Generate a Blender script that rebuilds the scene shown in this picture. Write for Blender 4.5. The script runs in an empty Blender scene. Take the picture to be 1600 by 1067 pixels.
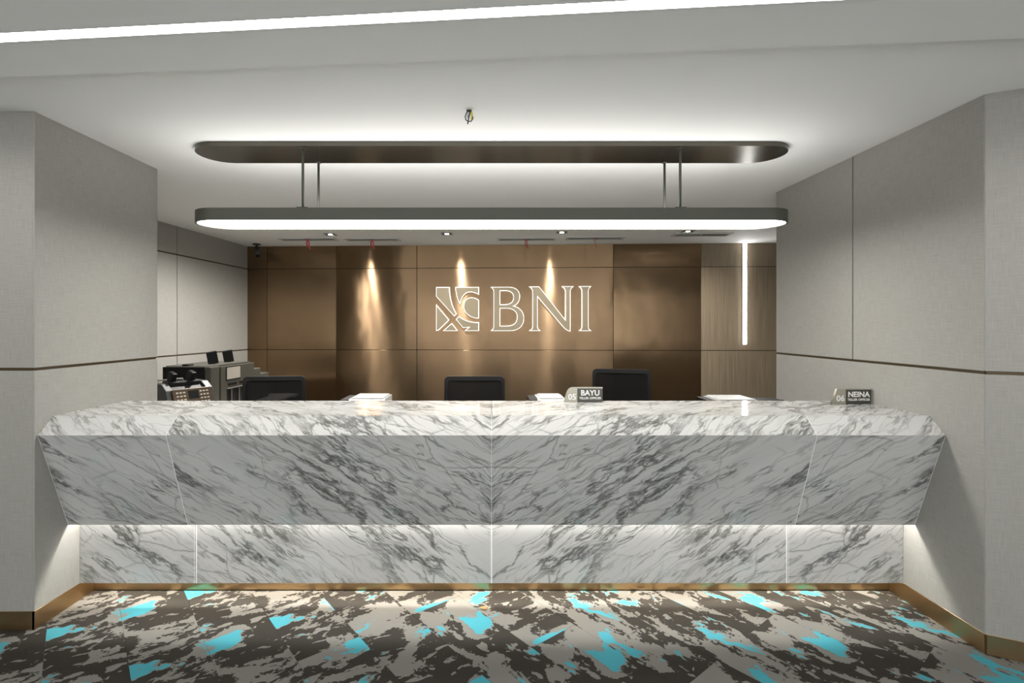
import bpy, bmesh, math, random
from mathutils import Vector, Matrix

# ------------------------------------------------------------------ camera, world, exposure
scene = bpy.context.scene
C = scene.collection
cam_d = bpy.data.cameras.new('camera')
cam = bpy.data.objects.new('camera', cam_d)
C.objects.link(cam)
cam.location = (0.0, 0.0, 1.527)
cam.rotation_euler = (math.pi / 2, 0, 0)
cam_d.sensor_width = 36.0
cam_d.lens = 18.0
cam_d.shift_x = 0.02
cam_d.shift_y = -0.0147
cam_d.clip_start = 0.05
scene.camera = cam

world = bpy.data.worlds.new('world')
scene.world = world
world.use_nodes = True
world.node_tree.nodes['Background'].inputs[0].default_value = (1.0, 1.0, 0.985, 1)
world.node_tree.nodes['Background'].inputs[1].default_value = 1.10

scene.view_settings.view_transform = 'Standard'
scene.view_settings.look = 'None'
scene.view_settings.gamma = 1.0
scene.view_settings.use_curve_mapping = False
scene.view_settings.exposure = 1.4

LED_PENDANT = 6.5
FILL_UP = 1.5  # strength of the added upward fill for ceiling and upper walls
LED_STRIP = 13.0
LED_COUNTER = 40.0
LED_TOE = 27.0
LED_BAR = 9.0
LED_SIGN = 0.62
SPOT_W = 58.0

R = math.radians
random.seed(4)

# ------------------------------------------------------------------ materials
def new_mat(name):
    m = bpy.data.materials.new(name)
    m.use_nodes = True
    nt = m.node_tree
    b = nt.nodes['Principled BSDF']
    return m, nt, b

def N(nt, kind, **kw):
    n = nt.nodes.new(kind)
    for k, v in kw.items():
        setattr(n, k, v)
    return n

def math_n(nt, op, a, b=None, c=None, clamp=False):
    n = nt.nodes.new('ShaderNodeMath')
    n.operation = op
    n.use_clamp = clamp
    for i, v in enumerate((a, b, c)):
        if v is None:
            continue
        if isinstance(v, (int, float)):
            n.inputs[i].default_value = v
        else:
            nt.links.new(v, n.inputs[i])
    return n.outputs[0]

def mix_col(nt, fac, a, b):
    n = nt.nodes.new('ShaderNodeMix')
    n.data_type = 'RGBA'
    fs = n.inputs[0]
    sa = [s for s in n.inputs if s.name == 'A' and s.type == 'RGBA'][0]
    sb = [s for s in n.inputs if s.name == 'B' and s.type == 'RGBA'][0]
    for s, v in ((fs, fac), (sa, a), (sb, b)):
        if isinstance(v, (int, float)):
            s.default_value = v
        elif isinstance(v, tuple):
            s.default_value = (*v, 1) if len(v) == 3 else v
        else:
            nt.links.new(v, s)
    return [s for s in n.outputs if s.type == 'RGBA'][0]

def ramp(nt, fac, stops):
    n = nt.nodes.new('ShaderNodeValToRGB')
    el = n.color_ramp.elements
    while len(el) < len(stops):
        el.new(0.5)
    for e, (p, c) in zip(el, stops):
        e.position = p
        e.color = (c, c, c, 1) if isinstance(c, (int, float)) else (*c, 1)
    nt.links.new(fac, n.inputs[0])
    return n.outputs[0]

def noise(nt, vec, scale=5.0, detail=3.0, rough=0.5, dist=0.0):
    n = nt.nodes.new('ShaderNodeTexNoise')
    n.inputs['Scale'].default_value = scale
    n.inputs['Detail'].default_value = detail
    n.inputs['Roughness'].default_value = rough
    n.inputs['Distortion'].default_value = dist
    if vec is not None:
        nt.links.new(vec, n.inputs['Vector'])
    return n.outputs[0]

def mapping(nt, vec, scale=(1, 1, 1), loc=(0, 0, 0), rot=(0, 0, 0)):
    n = nt.nodes.new('ShaderNodeMapping')
    n.inputs['Scale'].default_value = scale
    n.inputs['Location'].default_value = loc
    n.inputs['Rotation'].default_value = rot
    nt.links.new(vec, n.inputs['Vector'])
    return n.outputs[0]

def bump(nt, b, height, strength=0.2, dist=0.002):
    n = nt.nodes.new('ShaderNodeBump')
    n.inputs['Strength'].default_value = strength
    n.inputs['Distance'].default_value = dist
    nt.links.new(height, n.inputs['Height'])
    nt.links.new(n.outputs[0], b.inputs['Normal'])

def plain(name, col, rough=0.5, metal=0.0, grain=0.04, scale=60.0, spec=None):
    """single tone with a faint procedural mottling"""
    m, nt, b = new_mat(name)
    tc = N(nt, 'ShaderNodeTexCoord')
    n = noise(nt, tc.outputs['Object'], scale, 3)
    lo = tuple(max(0, c * (1 - grain)) for c in col)
    hi = tuple(min(1, c * (1 + grain)) for c in col)
    nt.links.new(mix_col(nt, n, lo, hi), b.inputs['Base Color'])
    b.inputs['Roughness'].default_value = rough
    b.inputs['Metallic'].default_value = metal
    if spec is not None:
        b.inputs['Specular IOR Level'].default_value = spec
    return m

def emit(name, col, strength):
    m, nt, b = new_mat(name)
    b.inputs['Base Color'].default_value = (0.8, 0.8, 0.8, 1)
    b.inputs['Emission Color'].default_value = (*col, 1)
    b.inputs['Emission Strength'].default_value = strength
    return m

def mat_linen():
    m, nt, b = new_mat('linen_wallcovering')
    tc = N(nt, 'ShaderNodeTexCoord')
    u = mapping(nt, tc.outputs['UV'], (260, 12, 1))
    v = mapping(nt, tc.outputs['UV'], (12, 260, 1))
    a = noise(nt, u, 1.0, 2)
    c = noise(nt, v, 1.0, 2)
    w = math_n(nt, 'MULTIPLY', math_n(nt, 'ADD', a, c), 0.5)
    big = noise(nt, tc.outputs['UV'], 1.3, 2)
    col = mix_col(nt, ramp(nt, w, [(0.36, 0.0), (0.64, 1.0)]), (0.300, 0.292, 0.268), (0.362, 0.354, 0.330))
    col = mix_col(nt, math_n(nt, 'MULTIPLY', big, 0.12), col, (0.28, 0.272, 0.247))
    nt.links.new(col, b.inputs['Base Color'])
    b.inputs['Roughness'].default_value = 0.48
    b.inputs['Specular IOR Level'].default_value = 0.4
    bump(nt, b, w, 0.18, 0.001)
    return m

def mat_ceiling():
    m, nt, b = new_mat('ceiling_paint')
    tc = N(nt, 'ShaderNodeTexCoord')
    n = noise(nt, tc.outputs['Object'], 1.2, 4)
    nt.links.new(mix_col(nt, n, (0.86, 0.86, 0.85), (0.90, 0.90, 0.89)), b.inputs['Base Color'])
    b.inputs['Roughness'].default_value = 0.75
    bump(nt, b, noise(nt, tc.outputs['Object'], 3.0, 3), 0.03, 0.004)
    return m

def mat_marble():
    m, nt, b = new_mat('bookmatched_marble')
    tc = N(nt, 'ShaderNodeTexCoord')
    uv = tc.outputs['UV']
    w1 = noise(nt, uv, 4.0, 4, 0.6)
    w2 = noise(nt, mapping(nt, uv, (1, 1, 1), (7.3, 2.1, 0)), 4.0, 4, 0.6)
    cx = N(nt, 'ShaderNodeCombineXYZ')
    nt.links.new(math_n(nt, 'MULTIPLY', math_n(nt, 'SUBTRACT', w1, 0.5), 0.10), cx.inputs[0])
    nt.links.new(math_n(nt, 'MULTIPLY', math_n(nt, 'SUBTRACT', w2, 0.5), 0.10), cx.inputs[1])
    va = N(nt, 'ShaderNodeVectorMath', operation='ADD')
    nt.links.new(uv, va.inputs[0])
    nt.links.new(cx.outputs[0], va.inputs[1])
    # rotate so that x runs along the veins (rising away from the centre joint)
    rot = mapping(nt, va.outputs[0], (1, 1, 1), (0, 0, 0), (0, 0, R(-36)))
    def ridge(scale, seed, sharp, detail=3.0, rough=0.55):
        n = noise(nt, mapping(nt, rot, scale, seed), 1.0, detail, rough)
        d = math_n(nt, 'ABSOLUTE', math_n(nt, 'SUBTRACT', n, 0.5))
        return math_n(nt, 'SUBTRACT', 1.0, math_n(nt, 'MULTIPLY', d, sharp), clamp=True)
    def gate(scale, seed, lo, hi):
        n = noise(nt, mapping(nt, rot, scale, seed), 1.0, 2.0)
        return ramp(nt, n, [(lo, 0.0), (hi, 1.0)])
    fine = math_n(nt, 'MULTIPLY', ridge((1.5, 20, 1), (3, 1, 0), 34.0, 2), gate((1.4, 3.2, 1), (9, 4, 0), 0.38, 0.58))
    fine2 = math_n(nt, 'MULTIPLY', ridge((1.7, 11, 1), (13, 7, 0), 56.0, 3), gate((1.6, 2.6, 1), (19, 4, 0), 0.42, 0.56))
    med = math_n(nt, 'MULTIPLY', ridge((1.1, 7.0, 1), (1, 6, 0), 52.0, 4, 0.6), gate((1.5, 2.4, 1), (2, 8, 0), 0.40, 0.56))
    big = math_n(nt, 'MULTIPLY', ridge((1.1, 3.4, 1), (5, 2, 0), 34.0, 6, 0.64), gate((1.3, 1.8, 1), (6, 3, 0), 0.47, 0.58))
    # thin cross cracks
    vo = N(nt, 'ShaderNodeTexVoronoi', feature='DISTANCE_TO_EDGE')
    vo.inputs['Scale'].default_value = 1.0
    nt.links.new(mapping(nt, rot, (2.6, 6.0, 1), (4, 4, 0)), vo.inputs['Vector'])
    crack = ramp(nt, vo.outputs[0], [(0.0, 1.0), (0.022, 0.0)])
    crack = math_n(nt, 'MULTIPLY', crack, gate((1.3, 1.9, 1), (8, 1, 0), 0.42, 0.6))
    cloud = ramp(nt, noise(nt, mapping(nt, rot, (1.2, 5.0, 1), (2, 2, 0)), 1.0, 5), [(0.42, 0.0), (0.75, 1.0)])
    col = mix_col(nt, math_n(nt, 'MULTIPLY', cloud, 0.38), (0.56, 0.56, 0.55), (0.33, 0.33, 0.32))
    col = mix_col(nt, math_n(nt, 'MULTIPLY', fine, 0.70), col, (0.20, 0.20, 0.185))
    col = mix_col(nt, math_n(nt, 'MULTIPLY', fine2, 0.90), col, (0.20, 0.20, 0.185))
    col = mix_col(nt, math_n(nt, 'MULTIPLY', crack, 0.65), col, (0.16, 0.16, 0.15))
    col = mix_col(nt, math_n(nt, 'MULTIPLY', med, 0.92), col, (0.13, 0.13, 0.12))
    col = mix_col(nt, math_n(nt, 'MULTIPLY', big, 0.85), col, (0.08, 0.08, 0.075))
    nt.links.new(col, b.inputs['Base Color'])
    b.inputs['Roughness'].default_value = 0.07
    b.inputs['IOR'].default_value = 1.55
    return m

def mat_carpet():
    m, nt, b = new_mat('patterned_carpet')
    tc = N(nt, 'ShaderNodeTexCoord')
    uv = tc.outputs['UV']
    jag = noise(nt, uv, 55.0, 2, 0.6)
    def field(scale, seed, detail=4.0, rough=0.55, jagged=0.10):
        n = noise(nt, mapping(nt, uv, scale, seed), 1.0, detail, rough, 0.4)
        return math_n(nt, 'ADD', n, math_n(nt, 'MULTIPLY', math_n(nt, 'SUBTRACT', jag, 0.5), jagged))
    light = ramp(nt, field((3.2, 5.0, 1), (1, 2, 0), 5.0, 0.6), [(0.525, 0.0), (0.533, 1.0)])
    specks = ramp(nt, field((10, 18, 1), (4, 1, 0), 2.0), [(0.615, 0.0), (0.625, 1.0)])
    teal = ramp(nt, field((3.0, 6.5, 1), (11, 5, 0), 4.0, 0.6), [(0.605, 0.0), (0.612, 1.0)])
    edge = ramp(nt, field((3.0, 6.5, 1), (11, 5, 0), 4.0, 0.6), [(0.580, 0.0), (0.588, 1.0)])
    pile = noise(nt, uv, 420.0, 2)
    fac = math_n(nt, 'MAXIMUM', math_n(nt, 'MAXIMUM', light, specks), edge)
    col = mix_col(nt, fac, (0.038, 0.034, 0.029), (0.20, 0.193, 0.177))
    col = mix_col(nt, teal, col, (0.065, 0.33, 0.40))
    col = mix_col(nt, math_n(nt, 'MULTIPLY', pile, 0.45), col, mix_col(nt, 0.5, col, (0.02, 0.02, 0.02)))
    nt.links.new(col, b.inputs['Base Color'])
    b.inputs['Roughness'].default_value = 0.95
    b.inputs['Specular IOR Level'].default_value = 0.1
    bump(nt, b, pile, 0.6, 0.004)
    return m

def mat_brushed(name, col, rough, aniso, rot, wav=0.35):
    """brushed sheet metal; rot turns the brushing direction by a quarter"""
    m, nt, b = new_mat(name)
    tc = N(nt, 'ShaderNodeTexCoord')
    uv = tc.outputs['UV']
    g = noise(nt, mapping(nt, uv, (160, 3, 1) if rot == 0 else (3, 160, 1)), 1.0, 3)
    blot = noise(nt, uv, 2.3, 4, 0.6)
    lo = tuple(c * 0.72 for c in col)
    hi = tuple(min(1, c * 1.20) for c in col)
    c1 = mix_col(nt, blot, lo, hi)
    c1 = mix_col(nt, math_n(nt, 'MULTIPLY', g, 0.25), c1, tuple(c * 0.7 for c in col))
    nt.links.new(c1, b.inputs['Base Color'])
    b.inputs['Metallic'].default_value = 1.0
    b.inputs['Roughness'].default_value = rough
    b.inputs['Anisotropic'].default_value = aniso
    b.inputs['Anisotropic Rotation'].default_value = rot
    t = N(nt, 'ShaderNodeTangent', direction_type='UV_MAP')
    nt.links.new(t.outputs[0], b.inputs['Tangent'])
    w = noise(nt, mapping(nt, uv, (2.2, 1.3, 1)), 1.0, 2)
    bump(nt, b, w, wav, 0.02)
    return m

def mat_oak():
    m, nt, b = new_mat('oak_laminate')
    tc = N(nt, 'ShaderNodeTexCoord')
    uv = tc.outputs['UV']
    g = noise(nt, mapping(nt, uv, (90, 1.6, 1)), 1.0, 4, 0.6, 0.3)
    g2 = noise(nt, mapping(nt, uv, (28, 0.7, 1), (3, 3, 0)), 1.0, 3)
    col = mix_col(nt, ramp(nt, g, [(0.3, 0.0), (0.7, 1.0)]), (0.20, 0.150, 0.098), (0.37, 0.295, 0.205))
    col = mix_col(nt, math_n(nt, 'MULTIPLY', g2, 0.4), col, (0.26, 0.20, 0.135))
    nt.links.new(col, b.inputs['Base Color'])
    b.inputs['Roughness'].default_value = 0.5
    return m

def mat_mesh():
    m, nt, b = new_mat('chair_mesh_fabric')
    b.inputs['Base Color'].default_value = (0.007, 0.007, 0.007, 1)
    b.inputs['Specular IOR Level'].default_value = 0.15
    b.inputs['Roughness'].default_value = 0.8
    tc = N(nt, 'ShaderNodeTexCoord')
    ck = N(nt, 'ShaderNodeTexNoise')
    ck.inputs['Scale'].default_value = 300
    nt.links.new(tc.outputs['Object'], ck.inputs['Vector'])
    tr = N(nt, 'ShaderNodeBsdfTransparent')
    mx = N(nt, 'ShaderNodeMixShader')
    f = ramp(nt, ck.outputs[0], [(0.3, 0.72), (0.7, 0.92)])
    nt.links.new(f, mx.inputs[0])
    nt.links.new(tr.outputs[0], mx.inputs[1])
    nt.links.new(b.outputs[0], mx.inputs[2])
    nt.links.new(mx.outputs[0], nt.nodes['Material Output'].inputs[0])
    return m

M = {}
M['linen'] = mat_linen()
M['ceiling'] = mat_ceiling()
M['marble'] = mat_marble()
M['carpet'] = mat_carpet()
M['copper_h'] = mat_brushed('brushed_copper_sheet', (0.265, 0.178, 0.105), 0.22, 1.0, 0.25)
M['copper_v'] = mat_brushed('brushed_copper_sheet_turned', (0.275, 0.185, 0.108), 0.27, 0.95, 0.0, 0.5)
M['bronze'] = mat_brushed('bronze_skirting', (0.50, 0.345, 0.185), 0.34, 0.3, 0.0, 0.1)
M['inlay'] = plain('bronze_inlay', (0.085, 0.062, 0.034), 0.5, 0.6)
M['oak'] = mat_oak()
M['canopy'] = mat_brushed('brushed_gunmetal', (0.12, 0.112, 0.092), 0.26, 0.8, 0.25, 0.1)
M['lampbody'] = plain('olive_grey_enamel', (0.055, 0.057, 0.042), 0.42)
M['diffuser'] = emit('pendant_diffuser', (1.0, 0.98, 0.93), LED_PENDANT)
M['up_fill'] = emit('added_up_fill', (1.0, 0.99, 0.96), FILL_UP)  # added fill glow, not a known part of the lamp
M['strip'] = emit('ceiling_strip_diffuser', (1.0, 0.985, 0.95), LED_STRIP)
M['led_counter'] = emit('counter_led', (1.0, 0.97, 0.91), LED_COUNTER)
M['led_toe'] = emit('toe_led', (1.0, 0.96, 0.88), LED_TOE)
M['led_bar'] = emit('bar_led', (1.0, 0.99, 0.97), LED_BAR)
M['sign_edge'] = emit('lit_acrylic_edge', (1.0, 0.96, 0.82), LED_SIGN)
M['sign_face'] = plain('champagne_face', (0.23, 0.19, 0.125), 0.45, 0.2)
M['spot_lens'] = emit('downlight_lens', (1.0, 0.98, 0.94), 12.0)
M['white'] = plain('white_plastic', (0.46, 0.46, 0.45), 0.4)
M['vent'] = plain('vent_paint', (0.60, 0.60, 0.57), 0.5)
M['dark'] = plain('dark_gap', (0.03, 0.03, 0.028), 0.8)
M['slot'] = plain('vent_throat', (0.22, 0.22, 0.20), 0.8)
M['black'] = plain('black_plastic', (0.006, 0.006, 0.006), 0.45, spec=0.2)
M['blacksat'] = plain('black_fabric', (0.010, 0.010, 0.010), 0.8, spec=0.2)
M['mesh'] = mat_mesh()
M['olive'] = plain('olive_grey_casing', (0.055, 0.053, 0.042), 0.45)
M['screen'] = plain('pale_screen', (0.36, 0.33, 0.29), 0.2)
M['brownpanel'] = plain('bronze_keypad', (0.085, 0.055, 0.030), 0.35, 0.4)
M['key'] = plain('pale_key', (0.55, 0.52, 0.45), 0.4)
M['steel'] = plain('grey_steel', (0.20, 0.20, 0.19), 0.4, 0.8)
M['joint'] = plain('white_joint', (0.80, 0.80, 0.78), 0.5)
M['desk'] = plain('grey_laminate', (0.42, 0.40, 0.37), 0.5)
M['plate_grey'] = plain('champagne_plate', (0.36, 0.34, 0.28), 0.35, 0.4)
M['plate_dark'] = plain('dark_plate', (0.055, 0.053, 0.044), 0.35)
M['lettering'] = plain('white_lettering', (0.80, 0.80, 0.77), 0.5)
M['red'] = plain('red_ribbon', (0.50, 0.07, 0.07), 0.6)
M['yellow'] = plain('yellow_wire', (0.72, 0.62, 0.05), 0.5)
M['bluegrey'] = plain('pale_blue_wire', (0.50, 0.56, 0.62), 0.5)
M['wire'] = plain('black_wire', (0.02, 0.024, 0.026), 0.5)
M['gold'] = plain('gold_wire', (0.75, 0.45, 0.14), 0.3, 0.9)
M['cctv'] = plain('camera_grey', (0.045, 0.047, 0.045), 0.45)

# ------------------------------------------------------------------ mesh helpers
def tag(o, label=None, cat=None, group=None, kind=None):
    if label: o['label'] = label
    if cat: o['category'] = cat
    if group: o['group'] = group
    if kind: o['kind'] = kind
    return o

def empty(name, loc=(0, 0, 0), rz=0.0):
    o = bpy.data.objects.new(name, None)
    C.objects.link(o)
    o.location = loc
    o.rotation_euler = (0, 0, rz)
    o.empty_display_size = 0.1
    return o

def link(name, me, mat, parent=None):
    me.materials.clear()
    me.materials.append(mat)
    o = bpy.data.objects.new(name, me)
    C.objects.link(o)
    if parent is not None:
        o.parent = parent
    return o

def auto_uv(bm):
    """box-projected UVs in metres"""
    uvl = bm.loops.layers.uv.verify()
    for f in bm.faces:
        n = f.normal
        ax = max(range(3), key=lambda i: abs(n[i]))
        for l in f.loops:
            c = l.vert.co
            l[uvl].uv = ((c.y, c.z), (c.x, c.z), (c.x, c.y))[ax]

def finish(name, bm, mat, parent=None, smooth=False, uv=True):
    bm.normal_update()
    if uv:
        auto_uv(bm)
    me = bpy.data.meshes.new(name)
    bm.to_mesh(me)
    bm.free()
    if smooth:
        for p in me.polygons:
            p.use_smooth = True
    return link(name, me, mat, parent)

def bm_box(bm, x0, x1, y0, y1, z0, z1, bev=0.0, seg=2, mtx=None):
    t = bmesh.new()
    vs = [t.verts.new(p) for p in ((x0, y0, z0), (x1, y0, z0), (x1, y1, z0), (x0, y1, z0),
                                   (x0, y0, z1), (x1, y0, z1), (x1, y1, z1), (x0, y1, z1))]
    for q in ((3, 2, 1, 0), (4, 5, 6, 7), (0, 1, 5, 4), (1, 2, 6, 5), (2, 3, 7, 6), (3, 0, 4, 7)):
        t.faces.new([vs[i] for i in q])
    if bev > 0:
        bmesh.ops.bevel(t, geom=t.edges[:], offset=bev, segments=seg, affect='EDGES', profile=0.5)
    if mtx is not None:
        t.transform(mtx)
    me = bpy.data.meshes.new('tmp')
    t.to_mesh(me)
    t.free()
    bm.from_mesh(me)
    bpy.data.meshes.remove(me)
    return bm

def box(name, x0, x1, y0, y1, z0, z1, mat, parent=None, bev=0.0, seg=2, mtx=None):
    return finish(name, bm_box(bmesh.new(), x0, x1, y0, y1, z0, z1, bev, seg, mtx), mat, parent)

def bm_prism(bm, pts, a0, a1, axis='z'):
    """closed polygon extruded along an axis; pts are the other two coordinates in xyz order"""
    def mk(p, a):
        return {'z': (p[0], p[1], a), 'y': (p[0], a, p[1]), 'x': (a, p[0], p[1])}[axis]
    lo = [bm.verts.new(mk(p, a0)) for p in pts]
    hi = [bm.verts.new(mk(p, a1)) for p in pts]
    n = len(pts)
    bm.faces.new(lo[::-1])
    bm.faces.new(hi)
    for i in range(n):
        j = (i + 1) % n
        bm.faces.new((lo[i], lo[j], hi[j], hi[i]))
    bmesh.ops.recalc_face_normals(bm, faces=bm.faces[:])
    return bm

def prism(name, pts, a0, a1, mat, parent=None, axis='z'):
    return finish(name, bm_prism(bmesh.new(), pts, a0, a1, axis), mat, parent)

def bm_tube(bm, pts, r, seg=10, cap=True):
    """round tube along a polyline; r a number or one per point"""
    P = [Vector(p) for p in pts]
    rs = r if isinstance(r, (list, tuple)) else [r] * len(P)
    rings = []
    up = Vector((0, 0, 1))
    prev = None
    for i, p in enumerate(P):
        d = (P[min(i + 1, len(P) - 1)] - P[max(i - 1, 0)]).normalized()
        if prev is None:
            a = d.cross(up)
            if a.length < 1e-3:
                a = d.cross(Vector((1, 0, 0)))
        else:
            a = prev - d * prev.dot(d)
        a.normalize()
        prev = a
        c = d.cross(a)
        rings.append([bm.verts.new(p + (a * math.cos(t) + c * math.sin(t)) * rs[i])
                      for t in (2 * math.pi * k / seg for k in range(seg))])
    for q, w in zip(rings, rings[1:]):
        for k in range(seg):
            bm.faces.new((q[k], q[(k + 1) % seg], w[(k + 1) % seg], w[k]))
    if cap:
        bm.faces.new(rings[0][::-1])
        bm.faces.new(rings[-1])
    bmesh.ops.recalc_face_normals(bm, faces=bm.faces[:])
    return bm

def tube(name, pts, r, mat, parent=None, seg=10):
    return finish(name, bm_tube(bmesh.new(), pts, r, seg), mat, parent, smooth=True)

def stadium(half_len, rad, cx=0.0, cy=0.0, seg=28):
    pts = []
    for s, a0 in ((1, -90), (-1, 90)):
        for k in range(seg + 1):
            a = R(a0 + 180.0 * k / seg)
            pts.append((cx + s * (half_len - rad) + rad * math.cos(a), cy + rad * math.sin(a)))
    return pts

def copy_tree(o, parent=None):
    c = o.copy()
    C.objects.link(c)
    c.parent = parent
    for ch in list(o.children):
        copy_tree(ch, c)
    return c

def outline_mesh(name, loops, depth, mat, parent, offset=0.0, bevel=0.0):
    """filled 2D outline (with holes) in the XZ plane, front at y=-depth, back at y=0"""
    cu = bpy.data.curves.new(name, 'CURVE')
    cu.dimensions = '2D'
    cu.fill_mode = 'BOTH'
    cu.extrude = depth / 2
    cu.offset = offset
    cu.bevel_depth = bevel
    cu.bevel_resolution = 1
    for lp in loops:
        s = cu.splines.new('POLY')
        s.points.add(len(lp) - 1)
        for p, q in zip(s.points, lp):
            p.co = (q[0], q[1], 0, 1)
        s.use_cyclic_u = True
    t = bpy.data.objects.new('tmp', cu)
    C.objects.link(t)
    dg = bpy.context.evaluated_depsgraph_get()
    me = bpy.data.meshes.new_from_object(t.evaluated_get(dg))
    bpy.data.objects.remove(t)
    bpy.data.curves.remove(cu)
    me.transform(Matrix.Rotation(math.pi / 2, 4, 'X'))
    me.transform(Matrix.Translation((0, -depth / 2, 0)))
    bm = bmesh.new()
    bm.from_mesh(me)
    bpy.data.meshes.remove(me)
    return finish(name, bm, mat, parent)

def text_mesh(name, body, size, depth, mat, parent, loc, bold=0.0, align='CENTER'):
    cu = bpy.data.curves.new(name, 'FONT')
    cu.body = body
    cu.size = size
    cu.extrude = depth / 2
    cu.offset = bold
    cu.align_x = align
    cu.resolution_u = 3
    t = bpy.data.objects.new('tmp', cu)
    C.objects.link(t)
    dg = bpy.context.evaluated_depsgraph_get()
    me = bpy.data.meshes.new_from_object(t.evaluated_get(dg))
    bpy.data.objects.remove(t)
    bpy.data.curves.remove(cu)
    me.transform(Matrix.Rotation(math.pi / 2, 4, 'X'))
    o = link(name, me, mat, parent)
    o.location = loc
    return o

# ------------------------------------------------------------------ the setting
CEIL = 2.609
SOFF = 2.569
GROOVE = 1.311
W = 2.3

# carpet floor: base slab and the planks of carpet tile laid diagonally
floor = box('floor', -5.2, 5.6, -3.6, 7.4, -0.12, -0.007, M['carpet'])
tag(floor, kind='structure')

def clip_poly(poly, x0, x1, y0, y1):
    def cut(pts, inside, inter):
        out = []
        for i in range(len(pts)):
            a, b = pts[i - 1], pts[i]
            ia, ib = inside(a), inside(b)
            if ib:
                if not ia: out.append(inter(a, b))
                out.append(b)
            elif ia:
                out.append(inter(a, b))
        return out
    def ix(v): return lambda a, b: (v, a[1] + (b[1] - a[1]) * (v - a[0]) / (b[0] - a[0]))
    def iy(v): return lambda a, b: (a[0] + (b[0] - a[0]) * (v - a[1]) / (b[1] - a[1]), v)
    for ins, it in ((lambda p: p[0] >= x0, ix(x0)), (lambda p: p[0] <= x1, ix(x1)),
                    (lambda p: p[1] >= y0, iy(y0)), (lambda p: p[1] <= y1, iy(y1))):
        poly = cut(poly, ins, it)
        if len(poly) < 3:
            return []
    return poly

def area(p):
    return 0.5 * abs(sum(p[i - 1][0] * p[i][1] - p[i][0] * p[i - 1][1] for i in range(len(p))))

PLANK_A = R(-51.0)            # long side of the carpet planks
pu = (math.cos(PLANK_A), math.sin(PLANK_A))
pv = (-pu[1], pu[0])
PL, PW = 1.2, 0.30
offs = ((0.0, 0.0), (3.1, 1.7), (6.4, 4.2))
for j in range(-22, 22):
    for i in range(-7, 7):
        u0 = i * PL + (j % 2) * 0.6 + 0.25
        v0 = j * PW + 0.045
        g = 0.0006
        quad = [(u0 + g, v0 + g), (u0 + PL - g, v0 + g), (u0 + PL - g, v0 + PW - g), (u0 + g, v0 + PW - g)]
        world_q = [(a * pu[0] + b * pv[0], 2.6 + a * pu[1] + b * pv[1]) for a, b in quad]
        poly = clip_poly(world_q, -3.4, 3.4, 0.9, 2.958)
        if len(poly) < 3 or area(poly) < 0.002:
            continue
        bm = bm_prism(bmesh.new(), poly, -0.0068, 0.0)
        bm.normal_update()
        uvl = bm.loops.layers.uv.verify()
        cx = sum(p[0] for p in poly) / len(poly)
        ou, ov = offs[(j + 2 * i) % 3] if cx > -0.9 else offs[0]
        turned = cx < -0.35 or (cx < 0.5 and (j % 2 == 0))
        for f in bm.faces:
            for l in f.loops:
                x, y = l.vert.co.x, l.vert.co.y - 2.6
                a = x * pu[0] + y * pu[1] - u0
                b = x * pv[0] + y * pv[1] - v0
                if turned:
                    a, b = b * 1.0 + 0.2, a
                l[uvl].uv = (a + ou, b + ov)
        finish('carpet_plank', bm, M['carpet'], floor, uv=False)

# ceiling: flat slab; nearer the camera a shallow dropped soffit split by the light slot
ceiling = box('ceiling', -5.2, 5.6, -3.6, 7.4, CEIL, CEIL + 0.12, M['ceiling'])
tag(ceiling, kind='structure')
def edge_y(x): return 2.143 - 0.0731 * (x + 2.057)
def slot_far(x): return 1.875 - 0.0835 * (x + 1.80)
def slot_near(x): return slot_far(x) - 0.056
xl, xr = -4.6, 4.7
prism('soffit_board', [(xl, slot_far(xl)), (xr, slot_far(xr)), (xr, edge_y(xr)), (xl, edge_y(xl))], SOFF, CEIL, M['ceiling'], ceiling)
prism('soffit_board', [(xl, -3.6), (xr, -3.6), (xr, slot_near(xr)), (xl, slot_near(xl))], SOFF, CEIL, M['ceiling'], ceiling)

# recessed linear light in the slot
ang = math.atan(-0.0835)
lin = empty('linear_ceiling_light', (0.0, (slot_far(0) + slot_near(0)) / 2, SOFF), ang)
tag(lin, 'long white linear light recessed slantwise across the ceiling', 'ceiling light')
box('diffuser', -4.4, 4.4, -0.0265, 0.0265, 0.006, 0.014, M['strip'], lin)
for s in (-1, 1):
    box('trim', -4.4, 4.4, s * 0.0272 - 0.0012, s * 0.0272 + 0.0012, -0.003, 0.02, M['white'], lin)

def panel_run(parent, p0, p1, rects, mat, thick=0.012, name='panel', flip=False):
    """thin panels on a vertical face from p0 to p1 (plan), outward normal to the right of the
    direction p0>p1; rects are (s0, s1, z0, z1) in metres along the face"""
    d = Vector((p1[0] - p0[0], p1[1] - p0[1], 0)).normalized()
    n = Vector((d.y, -d.x, 0))
    rz = math.atan2(d.y, d.x)
    for k, (s0, s1, z0, z1, *rest) in enumerate(rects):
        mt = rest[0] if rest else mat
        nm = rest[1] if len(rest) > 1 else name
        th = rest[2] if len(rest) > 2 else thick
        bm = bm_box(bmesh.new(), s0, s1, -th, 0.0, z0, z1, 0.0012, 1)
        o = finish(nm, bm, mt, parent)
        o.location = (p0[0], p0[1], 0)
        o.rotation_euler = (0, 0, rz)

G = 0.0075   # half width of the inlay joint
# left block beside the counter
wl = prism('wall_left', [(-W - 0.012, 2.589), (-W - 0.012, 3.513), (-5.1, 3.513), (-5.1, 2.589)], 0.0, CEIL, M['linen'])
tag(wl, kind='structure')
# faces: inner side faces +X; front faces the camera
L1 = 3.513 - 2.589
def side_left(rects):
    panel_run(wl, (-W - 0.012, 2.5885), (-W - 0.012, 3.513), rects, M['linen'])
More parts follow.
